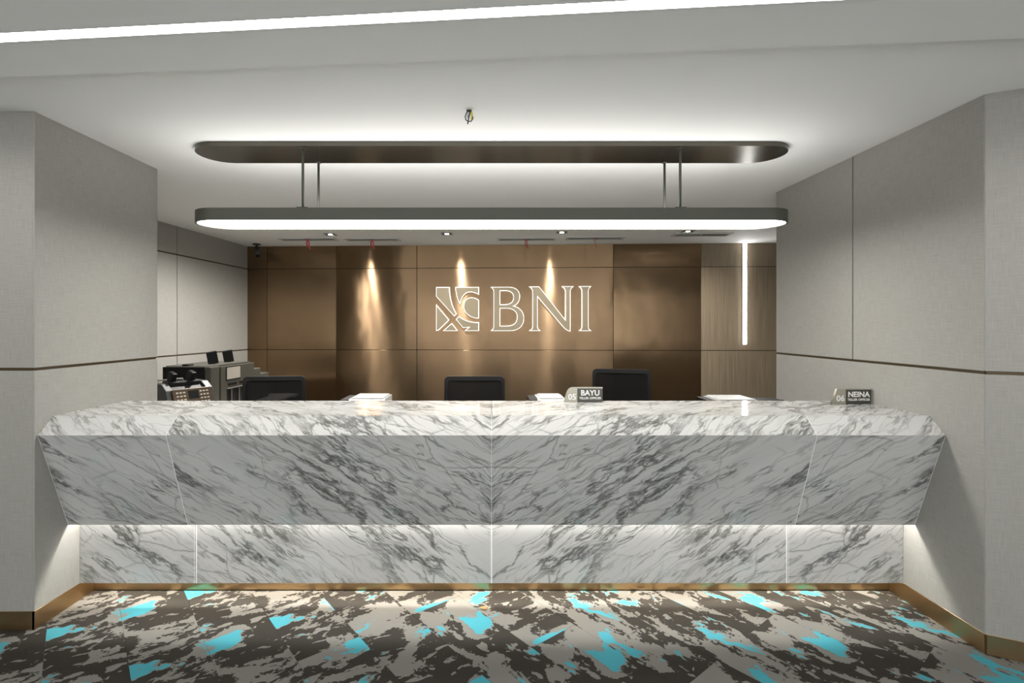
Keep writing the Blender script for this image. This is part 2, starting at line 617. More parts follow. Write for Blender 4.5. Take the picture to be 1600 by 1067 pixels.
# direction +Y gives normal +X
side_left([(-0.0115, 0.936, 0.09, GROOVE - G), (-0.0115, 0.936, GROOVE + G, CEIL),
           (-0.006, 0.93, GROOVE - G, GROOVE + G, M['inlay'], 'inlay', 0.007)])
panel_run(wl, (-5.1, 2.589), (-W - 0.012, 2.589), [(0, 2.788, 0.09, GROOVE - G), (0, 2.788, GROOVE + G, CEIL),
          (0, 2.782, GROOVE - G, GROOVE + G, M['inlay'], 'inlay', 0.007)], M['linen'])

# right block: side wall and the splayed pier face
PR = (W + 0.012, 2.396)
ang_r = R(-27.7)
PE = (PR[0] + 2.6 * math.cos(ang_r), PR[1] + 2.6 * math.sin(ang_r))
wr = prism('wall_right', [PR, PE, (5.3, PE[1]), (5.3, 4.123), (W + 0.012, 4.123)], 0.0, CEIL, M['linen'])
tag(wr, kind='structure')
SEAM_R = 4.123 - 3.262
panel_run(wr, (W + 0.012, 4.123), PR, [
    (-0.012, 1.733, 0.09, GROOVE - G), (-0.012, SEAM_R - 0.005, GROOVE + G, CEIL), (SEAM_R + 0.005, 1.733, GROOVE + G, CEIL),
    (-0.006, 1.727, GROOVE - G, GROOVE + G, M['inlay'], 'inlay', 0.007),
    (SEAM_R - 0.005, SEAM_R + 0.005, GROOVE + G, CEIL, M['inlay'], 'inlay', 0.007)], M['linen'])
panel_run(wr, PR, PE, [(-0.006, 2.6, 0.09, GROOVE - G), (-0.006, 2.6, GROOVE + G, CEIL),
          (0.0, 2.6, GROOVE - G, GROOVE + G, M['inlay'], 'inlay', 0.007)], M['linen'])

# polished bronze skirting
def skirting(name, p0, p1, h=0.094, th=0.014):
    d = Vector((p1[0] - p0[0], p1[1] - p0[1], 0))
    o = box(name, 0, d.length, -th, 0, 0.0, h, M['bronze'], None, 0.0015, 1)
    o.location = (p0[0], p0[1], 0)
    o.rotation_euler = (0, 0, math.atan2(d.y, d.x))
    tag(o, kind='structure')
skirting('baseboard_left', (-W - 0.012, 2.575), (-W - 0.012, 2.965))
skirting('baseboard_front_left', (-5.1, 2.589), (-W + 0.002, 2.589))
skirting('baseboard_right', (W + 0.012, 2.965), (W + 0.012, 2.390))
skirting('baseboard_front_right', PR, PE)

# inner left wall of the teller room
IL0, IL1 = (-3.54, 3.51), (-3.298, 6.925)
wi = prism('wall_inner_left', [(-3.552, 3.51), (-3.310, 6.925), (-3.6, 6.925), (-3.85, 3.51)], 0.0, CEIL, M['linen'])
tag(wi, kind='structure')
LI = math.hypot(IL1[0] - IL0[0], IL1[1] - IL0[1])
SV = math.hypot(-3.397 + 3.54, 5.534 - 3.51)
Z1, Z2 = 1.214, 2.303
rl = []
for (s0, s1) in ((0.0, SV - 0.005), (SV + 0.005, LI)):
    rl += [(s0, s1, 0.0, Z1 - G), (s0, s1, Z1 + G, Z2 - G), (s0, s1, Z2 + G, CEIL)]
rl += [(0, LI, z - G, z + G, M['inlay'], 'inlay', 0.007) for z in (Z1, Z2)]
rl += [(SV - 0.005, SV + 0.005, a, b, M['inlay'], 'inlay', 0.007) for a, b in ((0, Z1 - G), (Z1 + G, Z2 - G), (Z2 + G, CEIL))]
panel_run(wi, (-3.552, 3.51), (-3.310, 6.925), rl, M['linen'])
wir = box('wall_inner_right', 5.3, 5.5, 4.1, 7.0, 0, CEIL, M['linen'])
tag(wir, kind='structure')
for nm, x0, x1 in (('wall_side_left', -5.2, -5.1), ('wall_side_right', 4.75, 4.85)):
    tag(box(nm, x0, x1, -3.6, 2.58 if x0 < 0 else 1.18, 0, CEIL, M['linen']), kind='structure')

# back wall, turned a little against the counter
BA = R(-2.396)
bw = empty('wall_back', (0.0, 6.787, 0.0), BA)
tag(bw, kind='structure')
box('backing', -3.6, 5.4, 0.010, 0.12, 0, CEIL, M['dark'], bw)
seams = [-3.301, -3.034, -2.086, -0.997, 1.600, 2.734]
mats = ['copper_h', 'copper_v', 'copper_h', 'copper_h', 'copper_v']
GB = 0.0025
for k, mt in enumerate(mats):
    for z0, z1 in ((0.0, Z1), (Z1, Z2), (Z2, CEIL)):
        mm = mt
        box('copper_panel', seams[k] + GB, seams[k + 1] - GB, 0.0, 0.010, z0 + GB, z1 - (GB if z1 < CEIL else 0), M[mm], bw, 0.0015, 1)
for z0, z1 in ((0.0, Z1), (Z1, Z2), (Z2, CEIL)):
    box('oak_panel', 2.734 + GB, 3.90, 0.0, 0.010, z0 + 0.004, z1 - (0.004 if z1 < CEIL else 0), M['oak'], bw, 0.001, 1)
    box('oak_panel', 3.905, 5.30, 0.0, 0.010, z0 + 0.004, z1 - (0.004 if z1 < CEIL else 0), M['oak'], bw, 0.001, 1)

def on_wall(u, v=0.0):
    """plan point at u along the back wall and v metres out from it"""
    return (u * math.cos(BA) + v * math.sin(BA), 6.787 + u * math.sin(BA) - v * math.cos(BA))

# ------------------------------------------------------------------ marble counter
cnt = empty('marble_counter', (0, 2.9, 0))
tag(cnt, 'long angular white marble reception counter with grey bookmatched veins', 'counter')
OY = 2.9
FRONT = (2.590, 0.976)
CREASE = (2.686, 1.0596)
BACK = (3.222, 1.0596)
LIP = (2.779, 0.450)
len_f = math.hypot(FRONT[0] - LIP[0], FRONT[1] - LIP[1])
len_c = math.hypot(CREASE[0] - FRONT[0], CREASE[1] - FRONT[1])
XS = [-W + 0.0015, -1.648, 0.0, 1.648, W - 0.0015]

def slab(name, section, x0, x1, v_of, slab_shift):
    """section: plan (y, z) polygon of the slab; v_of(y, z) gives the unfolded height"""
    bm = bm_prism(bmesh.new(), [(y - OY, z) for y, z in section], x0, x1, 'x')
    bm.normal_update()
    uvl = bm.loops.layers.uv.verify()
    for f in bm.faces:
        for l in f.loops:
            c = l.vert.co
            l[uvl].uv = (abs(c.x) + slab_shift[0], v_of(c.y + OY, c.z) + slab_shift[1])
    return finish(name, bm, M['marble'], cnt, uv=False)

for k in range(4):
    g = 0.0009
    x0 = XS[k] + (g if k else 0.0005)
    x1 = XS[k + 1] - (g if k < 3 else 0.0005)
    end = k in (0, 3)
    sh = (2.0, 0.7) if end else (0.0, 0.0)
    # sloping front, its foot cut to a sharp lip
    slab('front_slab', [FRONT, LIP, (2.796, 0.478), (2.615, 0.968)], x0, x1,
         lambda y, z: (z - LIP[1]) / (FRONT[1] - LIP[1]) * len_f, sh)
    slab('chamfer_slab', [FRONT, CREASE, (2.690, 1.040), (2.615, 0.968)][::-1], x0, x1,
         lambda y, z: len_f + (y - FRONT[0]) / (CREASE[0] - FRONT[0]) * len_c, (sh[0] + 0.0, sh[1] + 3.0))
    slab('top_slab', [CREASE, BACK, (BACK[0], 1.0396), (2.690, 1.040)], x0, x1,
         lambda y, z: len_f + len_c + (y - CREASE[0]), (sh[0], sh[1] + 3.0))
    slab('plinth_slab', [(2.859, 0.094), (2.859, 0.548), (2.879, 0.548), (2.872, 0.105)], x0, x1,
         lambda y, z: z * 1.0, (sh[0] + 5.0, sh[1] + 1.2))
for x in XS[1:4]:
    w = 0.004 if x == 0 else 0.003
    box('joint_strip', x - w, x + w, 2.8575 - OY, 2.8592 - OY, 0.094, 0.548, M['joint'], cnt)
    if x != 0:
        box('joint_strip', x + (0.010 if x > 0 else -0.012), x + (0.012 if x > 0 else -0.010), 2.8578 - OY, 2.8592 - OY, 0.094, 0.548, M['joint'], cnt)
def joint_line(x, w, a, b, out):
    # thin raised line of pale filler from (y, z) a to b, lifted by out along the face normal
    d = Vector((0, b[0] - a[0], b[1] - a[1])).normalized()
    n = Vector((0, -d.z, d.y))
    if n.y > 0 or (abs(n.y) < 1e-6 and n.z < 0):
        n = -n
    A, B = Vector((0, a[0] - OY, a[1])), Vector((0, b[0] - OY, b[1]))
    bm = bmesh.new()
    lo = [A + n * out, B + n * out, B - n * 0.004, A - n * 0.004]
    bm_prism(bm, [(p.y, p.z) for p in lo], x - w, x + w, 'x')
    finish('joint_line', bm, M['joint'], cnt)
for x in XS[1:4]:
    w = 0.0012 if x == 0 else 0.0016
    joint_line(x, w, LIP, FRONT, 0.0003)
    joint_line(x, 0.0008, FRONT, CREASE, 0.0003)
for s_ in (-1, 1):
    joint_line(s_ * (W - 0.0032), 0.0014, LIP, FRONT, 0.0004)
# carcass behind the slabs: soffit above the light cove, back panel, toe kick
box('cove_soffit', -W + 0.002, W - 0.002, 2.76 - OY, 3.20 - OY, 0.550, 0.566, M['white'], cnt)
box('back_panel', -W + 0.002, W - 0.002, 3.195 - OY, 3.215 - OY, 0.0, 1.039, M['desk'], cnt)
box('toe_soffit', -W + 0.002, W - 0.002, 2.873 - OY, 3.19 - OY, 0.180, 0.196, M['white'], cnt)
box('toe_kick', -W + 0.002, W - 0.002, 2.965 - OY, 2.979 - OY, 0.0, 0.178, M['bronze'], cnt)
led = box('cove_light', -2.285, 2.285, 2.838 - OY, 2.852 - OY, 0.540, 0.549, M['led_counter'], cnt)
led2 = box('toe_light', -2.285, 2.285, 2.924 - OY, 2.938 - OY, 0.170, 0.179, M['led_toe'], cnt)
tag(led, label='white light strip hidden above the plinth')

# ------------------------------------------------------------------ pendant lamp
PY = 3.1515
pen = empty('pendant_lamp', (0, PY, 2.150))
tag(pen, 'long rounded olive grey pendant lamp with glowing underside above counter', 'pendant lamp')
HL, PRAD = 1.802, 0.1585
# canopy plate on the ceiling
bm = bm_prism(bmesh.new(), stadium(HL, PRAD), 0.432, 0.459)
bm.normal_update()
can = finish('ceiling_canopy', bm, M['canopy'], pen)
# lamp body: ring with closed top
def ring_prism(name, outer, inner, z0, z1, mat, parent):
    bm = bmesh.new()
    n = len(outer)
    rows = [[bm.verts.new((x, y, z)) for x, y in pts] for pts, z in
            ((outer, z0), (outer, z1), (inner, z1), (inner, z0))]
    for a in range(4):
        q, w = rows[a], rows[(a + 1) % 4]
        for k in range(n):
            bm.faces.new((q[k], q[(k + 1) % n], w[(k + 1) % n], w[k]))
    bmesh.ops.recalc_face_normals(bm, faces=bm.faces[:])
    return finish(name, bm, mat, parent)
rim_o = stadium(HL, PRAD)
rim_i = stadium(HL - 0.011, PRAD - 0.011)
ring_prism('lamp_rim', rim_o, rim_i, 0.0, 0.072, M['lampbody'], pen)
prism('lamp_tray', rim_i, 0.026, 0.036, M['lampbody'], pen)
prism('added_fill_sheet', stadium(HL - 0.013, PRAD - 0.013), 0.050, 0.058, M['up_fill'], pen)  # unseen glowing sheet, added to brighten the ceiling and upper walls
prism('lamp_diffuser', stadium(HL - 0.013, PRAD - 0.013), 0.006, 0.014, M['diffuser'], pen)
for sx in (-1, 1):
    for dy in (-0.136, 0.137):
        tube('suspension_rod', [(sx * 1.111, dy, 0.070), (sx * 1.111, dy, 0.436)], 0.0075, M['lampbody'], pen)
        box('rod_plate', sx * 1.111 - 0.033, sx * 1.111 + 0.033, dy - 0.018, dy + 0.018, 0.072, 0.078, M['lampbody'], pen, 0.002, 1)
        box('rod_collar', sx * 1.111 - 0.012, sx * 1.111 + 0.012, dy - 0.012, dy + 0.012, 0.424, 0.433, M['lampbody'], pen, 0.002, 1)

# ------------------------------------------------------------------ illuminated sign
def cub(p0, p1, p2, p3, n=10):
    out = []
    for k in range(1, n + 1):
        t = k / n
        a, b, c, d = (1 - t) ** 3, 3 * t * (1 - t) ** 2, 3 * t * t * (1 - t), t ** 3
        out.append((a * p0[0] + b * p1[0] + c * p2[0] + d * p3[0], a * p0[1] + b * p1[1] + c * p2[1] + d * p3[1]))
    return out

def path(spec):
    pts = [spec[0]]
    for s in spec[1:]:
        if len(s) == 3 and isinstance(s[0], tuple):
            pts += cub(pts[-1], *s)
        else:
            pts.append(s)
    return pts

KU, KZ = 0.001588, 0.001617
def to_m(lp):
    return [(-0.734 + (x - 127) * KU, 2.047 - (y - 107) * KZ) for x, y in lp]

def sign_piece(loops, root):
    loops = [to_m(path(l)) for l in loops]
    cx = root['ox']
    loops = [[(x - cx, z - 1.468) for x, z in l] for l in loops]
    outline_mesh('lit_edge', loops, 0.030, M['sign_edge'], root, 0.0)
    fo = outline_mesh('face', loops, 0.006, M['sign_face'], root, -0.0060)
    fo.location = (0, -0.0305, 0)

def sign_root(name, left, label, cat, group=None):
    u = -0.734 + (left - 127) * KU
    p = on_wall(u, 0.001)
    r = empty(name, (p[0], p[1], 1.468), BA)
    r['ox'] = u
    tag(r, label, cat, group)
    return r

em = sign_root('wall_emblem', 127, 'square illuminated emblem of cut shapes left of the wall letters', 'emblem')
sign_piece([[(127, 107), (240, 107), ((240, 190), (262, 270), (298, 325)), (278, 345), (127, 182)]], em)
sign_piece([[(127, 248), (236, 376), (150, 458), (127, 465)]], em)
sign_piece([[(185, 465), (258, 402), (308, 465)]], em)
sign_piece([[(287, 107), (484, 107), (484, 170), ((455, 150), (415, 142), (385, 152)), ((352, 168), (336, 205), (328, 248)), ((305, 210), (293, 165), (287, 107))]], em)
sign_piece([[(484, 213), ((440, 182), (388, 184), (366, 225)), ((344, 270), (362, 320), (412, 346)), ((440, 360), (465, 364), (484, 362))]], em)
sign_piece([[(318, 345), ((365, 382), (425, 398), (484, 395)), (484, 465), (365, 465), (402, 436), (352, 440), (293, 370)]], em)
lb = sign_root('sign_letter', 582, 'illuminated serif letter B on the copper wall', 'sign letter', 'illuminated letters on the copper wall')
sign_piece([
    [(582, 107), (735, 107), ((795, 107), (826, 140), (826, 185)), ((826, 222), (806, 250), (775, 262)),
     ((830, 274), (860, 315), (860, 362)), ((860, 425), (815, 465), (745, 465)), (582, 465), ((604, 450), (607, 440), (607, 420)), (607, 150), ((607, 130), (602, 120), (582, 107))],
    [(662, 138), (662, 250), (700, 250), ((745, 250), (772, 228), (772, 193)), ((772, 158), (748, 138), (708, 138))],
    [(662, 281), (662, 424), (715, 424), ((770, 424), (802, 400), (802, 352)), ((802, 306), (770, 281), (710, 281))]], lb)
ln = sign_root('sign_letter', 900, 'illuminated serif letter N between the B and the I', 'sign letter', 'illuminated letters on the copper wall')
sign_piece([[(900, 105), (985, 105), (1200, 375), (1200, 150), ((1200, 130), (1192, 118), (1170, 103)), (1270, 103), ((1248, 118), (1242, 130), (1242, 150)), (1242, 469),
             ((1215, 465), (1195, 448), (1175, 425)), (972, 188), (972, 425), ((972, 445), (980, 455), (998, 465)), (900, 465), ((922, 455), (930, 445), (930, 425)), (930, 145), ((928, 125), (918, 115), (900, 105))]], ln)
li = sign_root('sign_letter', 1310, 'illuminated serif letter I, rightmost on the copper wall', 'sign letter', 'illuminated letters on the copper wall')
sign_piece([[(1310, 103), (1415, 103), ((1395, 116), (1390, 130), (1390, 150)), (1390, 420), ((1390, 445), (1396, 455), (1415, 465)),
             (1310, 465), ((1330, 455), (1336, 445), (1336, 420)), (1336, 150), ((1336, 130), (1330, 116), (1310, 103))]], li)

# ------------------------------------------------------------------ light bar on the oak wall
p = on_wall(3.286, 0.0)
lbar = empty('light_bar', (p[0], p[1], 1.294), BA)
tag(lbar, 'slim vertical white light bar on the oak wall panel', 'wall light')
box('channel', -0.027, 0.027, -0.012, 0.0, 0.0, CEIL - 1.294 - 0.001, M['white'], lbar)
box('diffuser', -0.022, 0.022, -0.020, -0.012, 0.003, CEIL - 1.294 - 0.003, M['led_bar'], lbar, 0.002, 1)

# ------------------------------------------------------------------ downlights, vents, ribbons
dl_names = ['square recessed downlight before the copper wall, %s of four' % w for w in ('leftmost', 'second from the left', 'third from the left', 'rightmost')]
dl_names.append('square recessed downlight above the note sorter, behind the pendant lamp')
for k, (x, y) in enumerate(((-1.893, 6.01), (-0.522, 5.97), (0.807, 5.87), (2.23, 5.81), (-2.30, 5.15))):
    d = empty('downlight', (x, y, CEIL), BA)
    tag(d, dl_names[k], 'downlight', 'recessed downlights before the copper wall')
    ring_prism('frame', [(-0.062, -0.062), (0.062, -0.062), (0.062, 0.062), (-0.062, 0.062)],
               [(-0.048, -0.048), (0.048, -0.048), (0.048, 0.048), (-0.048, 0.048)], -0.006, -0.0005, M['steel'], d)
    box('baffle', -0.048, 0.048, -0.048, 0.048, -0.0022, -0.0006, M['black'], d)
    bm = bmesh.new()
    bmesh.ops.create_cone(bm, cap_ends=True, segments=20, radius1=0.022, radius2=0.024, depth=0.005,
                          matrix=Matrix.Translation((0, 0.004, -0.0045)))
    finish('lens', bm, M['spot_lens'], d)
    sd = bpy.data.lights.new('downlight_beam', 'SPOT')
    sd.energy = SPOT_W if k < 4 else 95.0
    sd.spot_size = R(162)
    sd.spot_blend = 0.8
    sd.shadow_soft_size = 0.03
    sd.color = (1.0, 0.97, 0.92)
    so = bpy.data.objects.new('downlight_beam', sd)
    C.objects.link(so)
    so.parent = d
    so.location = (0, 0, -0.012)

def vent(x0px, x1px, y, label):
    w = (x1px - x0px) * y / 800.0
    xc = ((x0px + x1px) / 2 - 768) * y / 800.0
    v = empty('air_vent', (xc, y, CEIL), BA)
    tag(v, label, 'vent', 'slot vents in the teller room ceiling')
    h = w / 2
    ring_prism('frame', [(-h, -0.10), (h, -0.10), (h, 0.10), (-h, 0.10)],
               [(-h + 0.03, -0.07), (h - 0.03, -0.07), (h - 0.03, 0.07), (-h + 0.03, 0.07)], -0.010, -0.0005, M['vent'], v)
    box('slot', -h + 0.03, h - 0.03, -0.07, 0.07, -0.0025, -0.0006, M['slot'], v)
    for s in (-1, 1):
        for q in range(3):
            yy = -0.045 + q * 0.045
            o = box('slat', s * h / 2 - h / 2 + 0.034, s * h / 2 + h / 2 - 0.034, -0.016, 0.016, -0.001, 0.001, M['vent'], v)
            o.location = (0, yy, -0.0075)
            o.rotation_euler = (R(12), 0, 0)
    box('divider', -0.006, 0.006, -0.07, 0.07, -0.009, -0.003, M['vent'], v)
    return xc, y
vpos = []
vl = ['leftmost', 'second from the left', 'middle', 'second from the right', 'rightmost']
for k, (a, b, y) in enumerate(((437, 527, 6.34), (540, 625, 6.36), (777, 868, 6.33), (885, 975, 6.26), (1052, 1140, 6.02))):
    vpos.append(vent(a, b, y, 'white slot air vent in the ceiling, %s of five' % vl[k]))
for k, nm in enumerate(('leftmost', 'second from the left', 'third from the left', 'rightmost')):
    x, y = vpos[k]
    r = empty('red_ribbon', (x, y - 0.02, CEIL - 0.011), 0.3 * k)
    tag(r, 'red ribbon strip hanging from a ceiling vent, %s of four' % nm, 'ribbon', 'red ribbons on the ceiling vents')
    for s in (-1, 1):
        bm = bmesh.new()
        pts = [(s * 0.004, 0, 0), (s * 0.014 - 0.004, 0.006, -0.035), (s * 0.012 + 0.003, 0.0, -0.075), (s * 0.016 + 0.010, -0.006, -0.105 - 0.012 * s)]
        vs = []
        for px, py, pz in pts:
            vs.append((bm.verts.new((px - 0.008, py, pz)), bm.verts.new((px + 0.008, py + 0.004, pz)),
                       bm.verts.new((px + 0.008, py + 0.0055, pz)), bm.verts.new((px - 0.008, py + 0.0015, pz))))
        for a, b in zip(vs, vs[1:]):
            for q in range(4):
                bm.faces.new((a[q], a[(q + 1) % 4], b[(q + 1) % 4], b[q]))
        bm.faces.new(vs[0]); bm.faces.new(vs[-1][::-1])
        bmesh.ops.recalc_face_normals(bm, faces=bm.faces[:])
        finish('tail', bm, M['red'], r)
    bm = bmesh.new()
    bmesh.ops.create_uvsphere(bm, u_segments=10, v_segments=6, radius=0.009)
    finish('knot', bm, M['red'], r)

# ------------------------------------------------------------------ security camera
cc = empty('security_camera', (-3.075, 6.70, CEIL), R(20))
tag(cc, 'dark bullet security camera hanging from the ceiling corner', 'camera')
bm = bmesh.new()
bmesh.ops.create_cone(bm, cap_ends=True, segments=20, radius1=0.045, radius2=0.05, depth=0.016, matrix=Matrix.Translation((0, 0, -0.0085)))
finish('mount_plate', bm, M['cctv'], cc)
tube('arm', [(0, 0, -0.012), (0, 0.0, -0.045), (0.006, -0.012, -0.068)], 0.014, M['cctv'], cc)
dv = Vector((0.10, -0.62, -0.62)).normalized()
c0 = Vector((0.0, 0.035, -0.045))
tube('barrel', [c0 + dv * t for t in (0.0, 0.006, 0.02, 0.15)], [0.024, 0.031, 0.034, 0.034], M['cctv'], cc, 20)
tube('sunshield', [c0 + dv * t + Vector((0, 0, 0.004)) for t in (0.05, 0.175)], 0.039, M['cctv'], cc, 20)
tube('lens', [c0 + dv * t for t in (0.150, 0.178)], 0.024, M['black'], cc, 20)

# ------------------------------------------------------------------ loose cable in the ceiling
cb = empty('ceiling_cable', (-0.112, 2.56, CEIL))
tag(cb, 'short loop of black and yellow cable poking from the ceiling', 'cable')
def loop_pts(sx, w, h, y):
    return [(sx * w * math.sin(math.pi * t) * (0.6 + 0.4 * t), y, -h * t) for t in [k / 10 for k in range(11)]]
tube('black_loop', [(-0.004, 0, 0.002), (-0.014, 0, -0.015), (-0.020, 0, -0.034), (-0.016, 0, -0.050), (-0.004, 0, -0.058),
                    (0.010, 0, -0.056), (0.019, 0, -0.044), (0.018, 0, -0.032)], 0.0026, M['wire'], cb, 8)
tube('black_tail', [(0.006, 0, 0.002), (0.004, -0.003, -0.018), (-0.003, -0.004, -0.045), (-0.007, -0.003, -0.072)], 0.003, M['wire'], cb, 8)
tube('yellow_core', [(0.008, 0.002, 0.001), (0.012, 0.003, -0.016), (0.015, 0.003, -0.034), (0.012, 0.003, -0.046)], 0.0050, M['yellow'], cb, 8)
tube('pale_core', [(-0.002, 0.003, 0.001), (-0.006, 0.004, -0.018), (-0.008, 0.004, -0.036)], 0.0055, M['bluegrey'], cb, 8)
box('cable_grip', -0.013, 0.012, -0.006, 0.008, -0.010, -0.0005, M['wire'], cb, 0.002, 1)

# ------------------------------------------------------------------ gold wire twist on the carpet
gw = empty('wire_twist', (-0.045, 2.755, 0.0))
tag(gw, 'small twist of golden wire lying on the carpet', 'wire')
pts = []
for k in range(46):
    t = k / 45
    a = t * 4.6 * math.pi
    rr = 0.010 + 0.006 * math.sin(3 * a * 0.37)
    pts.append((rr * math.cos(a) * 1.25, rr * math.sin(a), 0.003 + 0.012 * abs(math.sin(a * 0.45))))
tube('coil', pts, 0.0017, M['gold'], gw, 6)
tube('wire_end', [pts[-1], (0.018, 0.006, 0.012), (0.014, 0.010, 0.026), (0.006, 0.012, 0.024)], 0.0014, M['gold'], gw, 6)

# ------------------------------------------------------------------ teller desk behind the counter
td = empty('teller_desk', (0, 3.5, 0))
tag(td, 'low grey work desk running behind the marble counter', 'desk')
box('desk_top', -2.29, 2.29, -0.275, 0.24, 0.735, 0.760, M['desk'], td, 0.002, 1)
for x in (-2.27, -0.75, 0.75, 2.27):
    box('support_panel', x - 0.0125, x + 0.0125, -0.27, 0.22, 0.0, 0.735, M['desk'], td)

def office_chair():
    r = empty('office_chair', (0, 0, 0))
    # back: rounded frame, mesh panel. front of the chair points to -Y, frame at y=0
    def rrect(w, z0, z1, rad, taper=0.0, n=7):
        pts = []
        for cx, cz, a0 in ((w - rad, z1 - rad, 0), (-w + rad, z1 - rad, 90), (-w + rad, z0 + rad, 180), (w - rad, z0 + rad, 270)):
            for k in range(n + 1):
                a = R(a0 + 90.0 * k / n)
                x, z = cx + rad * math.cos(a), cz + rad * math.sin(a)
                pts.append((x * (1 + taper * (z1 - z) / (z1 - z0)), z))
        return pts
    outer = rrect(0.240, 0.58, 1.129, 0.035, 0.02)
    inner = rrect(0.215, 0.605, 1.096, 0.022, 0.02)
    def curve_y(x, z):      # gentle lumbar bow and wrap
        return 0.035 * ((z - 0.78) / 0.35) ** 2 * 0.5 - 0.25 * x * x
    bm = bmesh.new()
    rows = [[bm.verts.new((x, curve_y(x, z) + dy, z)) for x, z in pts] for pts, dy in ((outer, -0.012), (outer, 0.014), (inner, 0.014), (inner, -0.012))]
    n = len(outer)
    for a in range(4):
        q, w = rows[a], rows[(a + 1) % 4]
        for k in range(n):
            bm.faces.new((q[k], q[(k + 1) % n], w[(k + 1) % n], w[k]))
    bmesh.ops.recalc_face_normals(bm, faces=bm.faces[:])
    finish('back_frame', bm, M['black'], r)
    bm = bmesh.new()
    nx, nz = 8, 10
    grid = []
    for i in range(nx + 1):
        col = []
        for j in range(nz + 1):
            z = 0.600 + (1.10 - 0.600) * j / nz
            x = -0.219 + 0.438 * i / nx
            col.append((x, z))
        grid.append(col)
    fr = [[bm.verts.new((x, curve_y(x, z) - 0.003, z)) for x, z in c] for c in grid]
    bk = [[bm.verts.new((x, curve_y(x, z) + 0.001, z)) for x, z in c] for c in grid]
    for i in range(nx):
        for j in range(nz):
            bm.faces.new((fr[i][j], fr[i + 1][j], fr[i + 1][j + 1], fr[i][j + 1]))
            bm.faces.new((bk[i][j], bk[i][j + 1], bk[i + 1][j + 1], bk[i + 1][j]))
    finish('mesh_back', bm, M['mesh'], r, smooth=True)
    # seat cushion
    bm = bm_box(bmesh.new(), -0.24, 0.24, -0.49, -0.03, 0.425, 0.495, 0.03, 3)
    finish('seat', bm, M['blacksat'], r, smooth=True)
    tube('back_bracket', [(0, -0.20, 0.405), (0, 0.02, 0.41), (0, 0.045, 0.50), (0, 0.03, 0.66)], 0.02, M['black'], r)
    box('tilt_mechanism', -0.08, 0.08, -0.36, -0.16, 0.385, 0.43, M['black'], r, 0.008, 1)
    tube('gas_post', [(0, -0.26, 0.09), (0, -0.26, 0.24), (0, -0.26, 0.25), (0, -0.26, 0.40)], [0.028, 0.028, 0.016, 0.016], M['black'], r, 14)
    for k in range(5):
        a = R(90 + 72 * k)
        ex, ey = 0.29 * math.cos(a), -0.26 + 0.29 * math.sin(a)
        lg = tube('base_leg', [(0, -0.26, 0.105), (ex * 0.5, -0.26 + 0.145 * math.sin(a), 0.095), (ex, ey, 0.075)], [0.03, 0.024, 0.016], M['black'], r)
        bm = bmesh.new()
        for s in (-1, 1):
            bmesh.ops.create_cone(bm, cap_ends=True, segments=14, radius1=0.028, radius2=0.028, depth=0.018,
                matrix=Matrix.Translation((ex - s * 0.014 * math.sin(a), ey + s * 0.014 * math.cos(a), 0.0285)) @ Matrix.Rotation(a, 4, 'Z') @ Matrix.Rotation(math.pi / 2, 4, 'X'))
        finish('caster', bm, M['black'], r)
    return r
ch = office_chair()
ch.location = (-1.731, 4.085, 0)
ch.rotation_euler = (0, 0, R(6))
tag(ch, 'black mesh office chair beside the note sorting machine', 'chair', 'office chairs behind the counter')
c2 = copy_tree(ch)
c2.location = (-0.135, 4.085, 0)
c2.rotation_euler = (0, 0, 0)
c2['label'] = 'black mesh office chair in the middle, below the wall emblem'
c3 = copy_tree(ch)
c3.location = (1.105, 4.36, 0.035)
c3.location.z = 0.0
c3.rotation_euler = (0, 0, R(-14))
c3.scale = (1, 1, 1.03)
c3['label'] = 'black mesh office chair on the right, behind the 05 nameplate'

# ------------------------------------------------------------------ side desk with the cash machines
sdk = empty('side_desk', (-2.8, 4.8, 0))
tag(sdk, 'grey side desk under the cash machines by the left wall', 'desk')
box('desk_top', -0.52, 0.55, -1.03, 1.15, 0.725, 0.750, M['desk'], sdk, 0.002, 1)
for y in (-0.98, 0.0, 1.10):
    box('support_panel', -0.50, 0.50, y - 0.0125, y + 0.0125, 0.0, 0.725, M['desk'], sdk)

so_ = empty('note_sorter', (-2.715, 4.975, 0.750), R(-3.5))
tag(so_, 'large olive grey banknote sorter with small screen on the side desk', 'machine')
# casing: local x to the room (front at +0.225), y along the wall
sec = [(-0.375, 0.0), (-0.375, 0.395), (-0.34, 0.42), (0.30, 0.42), (0.375, 0.36), (0.375, 0.0)]
prism('casing', [(y, z) for y, z in sec], -0.215, 0.215, M['olive'], so_, 'x')
box('side_cover', -0.222, 0.170, -0.385, -0.374, 0.01, 0.412, M['black'], so_, 0.004, 1)
box('front_fascia', 0.2145, 0.228, -0.23, 0.36, 0.02, 0.405, M['olive'], so_, 0.005, 2)
box('corner_post', 0.172, 0.226, -0.384, -0.242, 0.0, 0.414, M['olive'], so_, 0.010, 2)
fr = box('screen_frame', 0.226, 0.232, -0.150, 0.100, 0.265, 0.398, M['black'], so_, 0.002, 1)
box('screen', 0.231, 0.2335, -0.138, 0.088, 0.277, 0.388, M['screen'], so_)
for y0 in (-0.11, 0.08):
    box('note_slot', 0.2265, 0.231, y0, y0 + 0.14, 0.215, 0.238, M['black'], so_)
box('pocket', 0.2265, 0.230, -0.13, 0.27, 0.04, 0.190, M['black'], so_)
for y in (-0.07, 0.06, 0.19):
    box('pocket_guide', 0.229, 0.242, y - 0.008, y + 0.008, 0.05, 0.180, M['steel'], so_, 0.003, 1)
box('pocket_lip', 0.227, 0.245, -0.14, 0.28, 0.186, 0.194, M['steel'], so_, 0.002, 1)
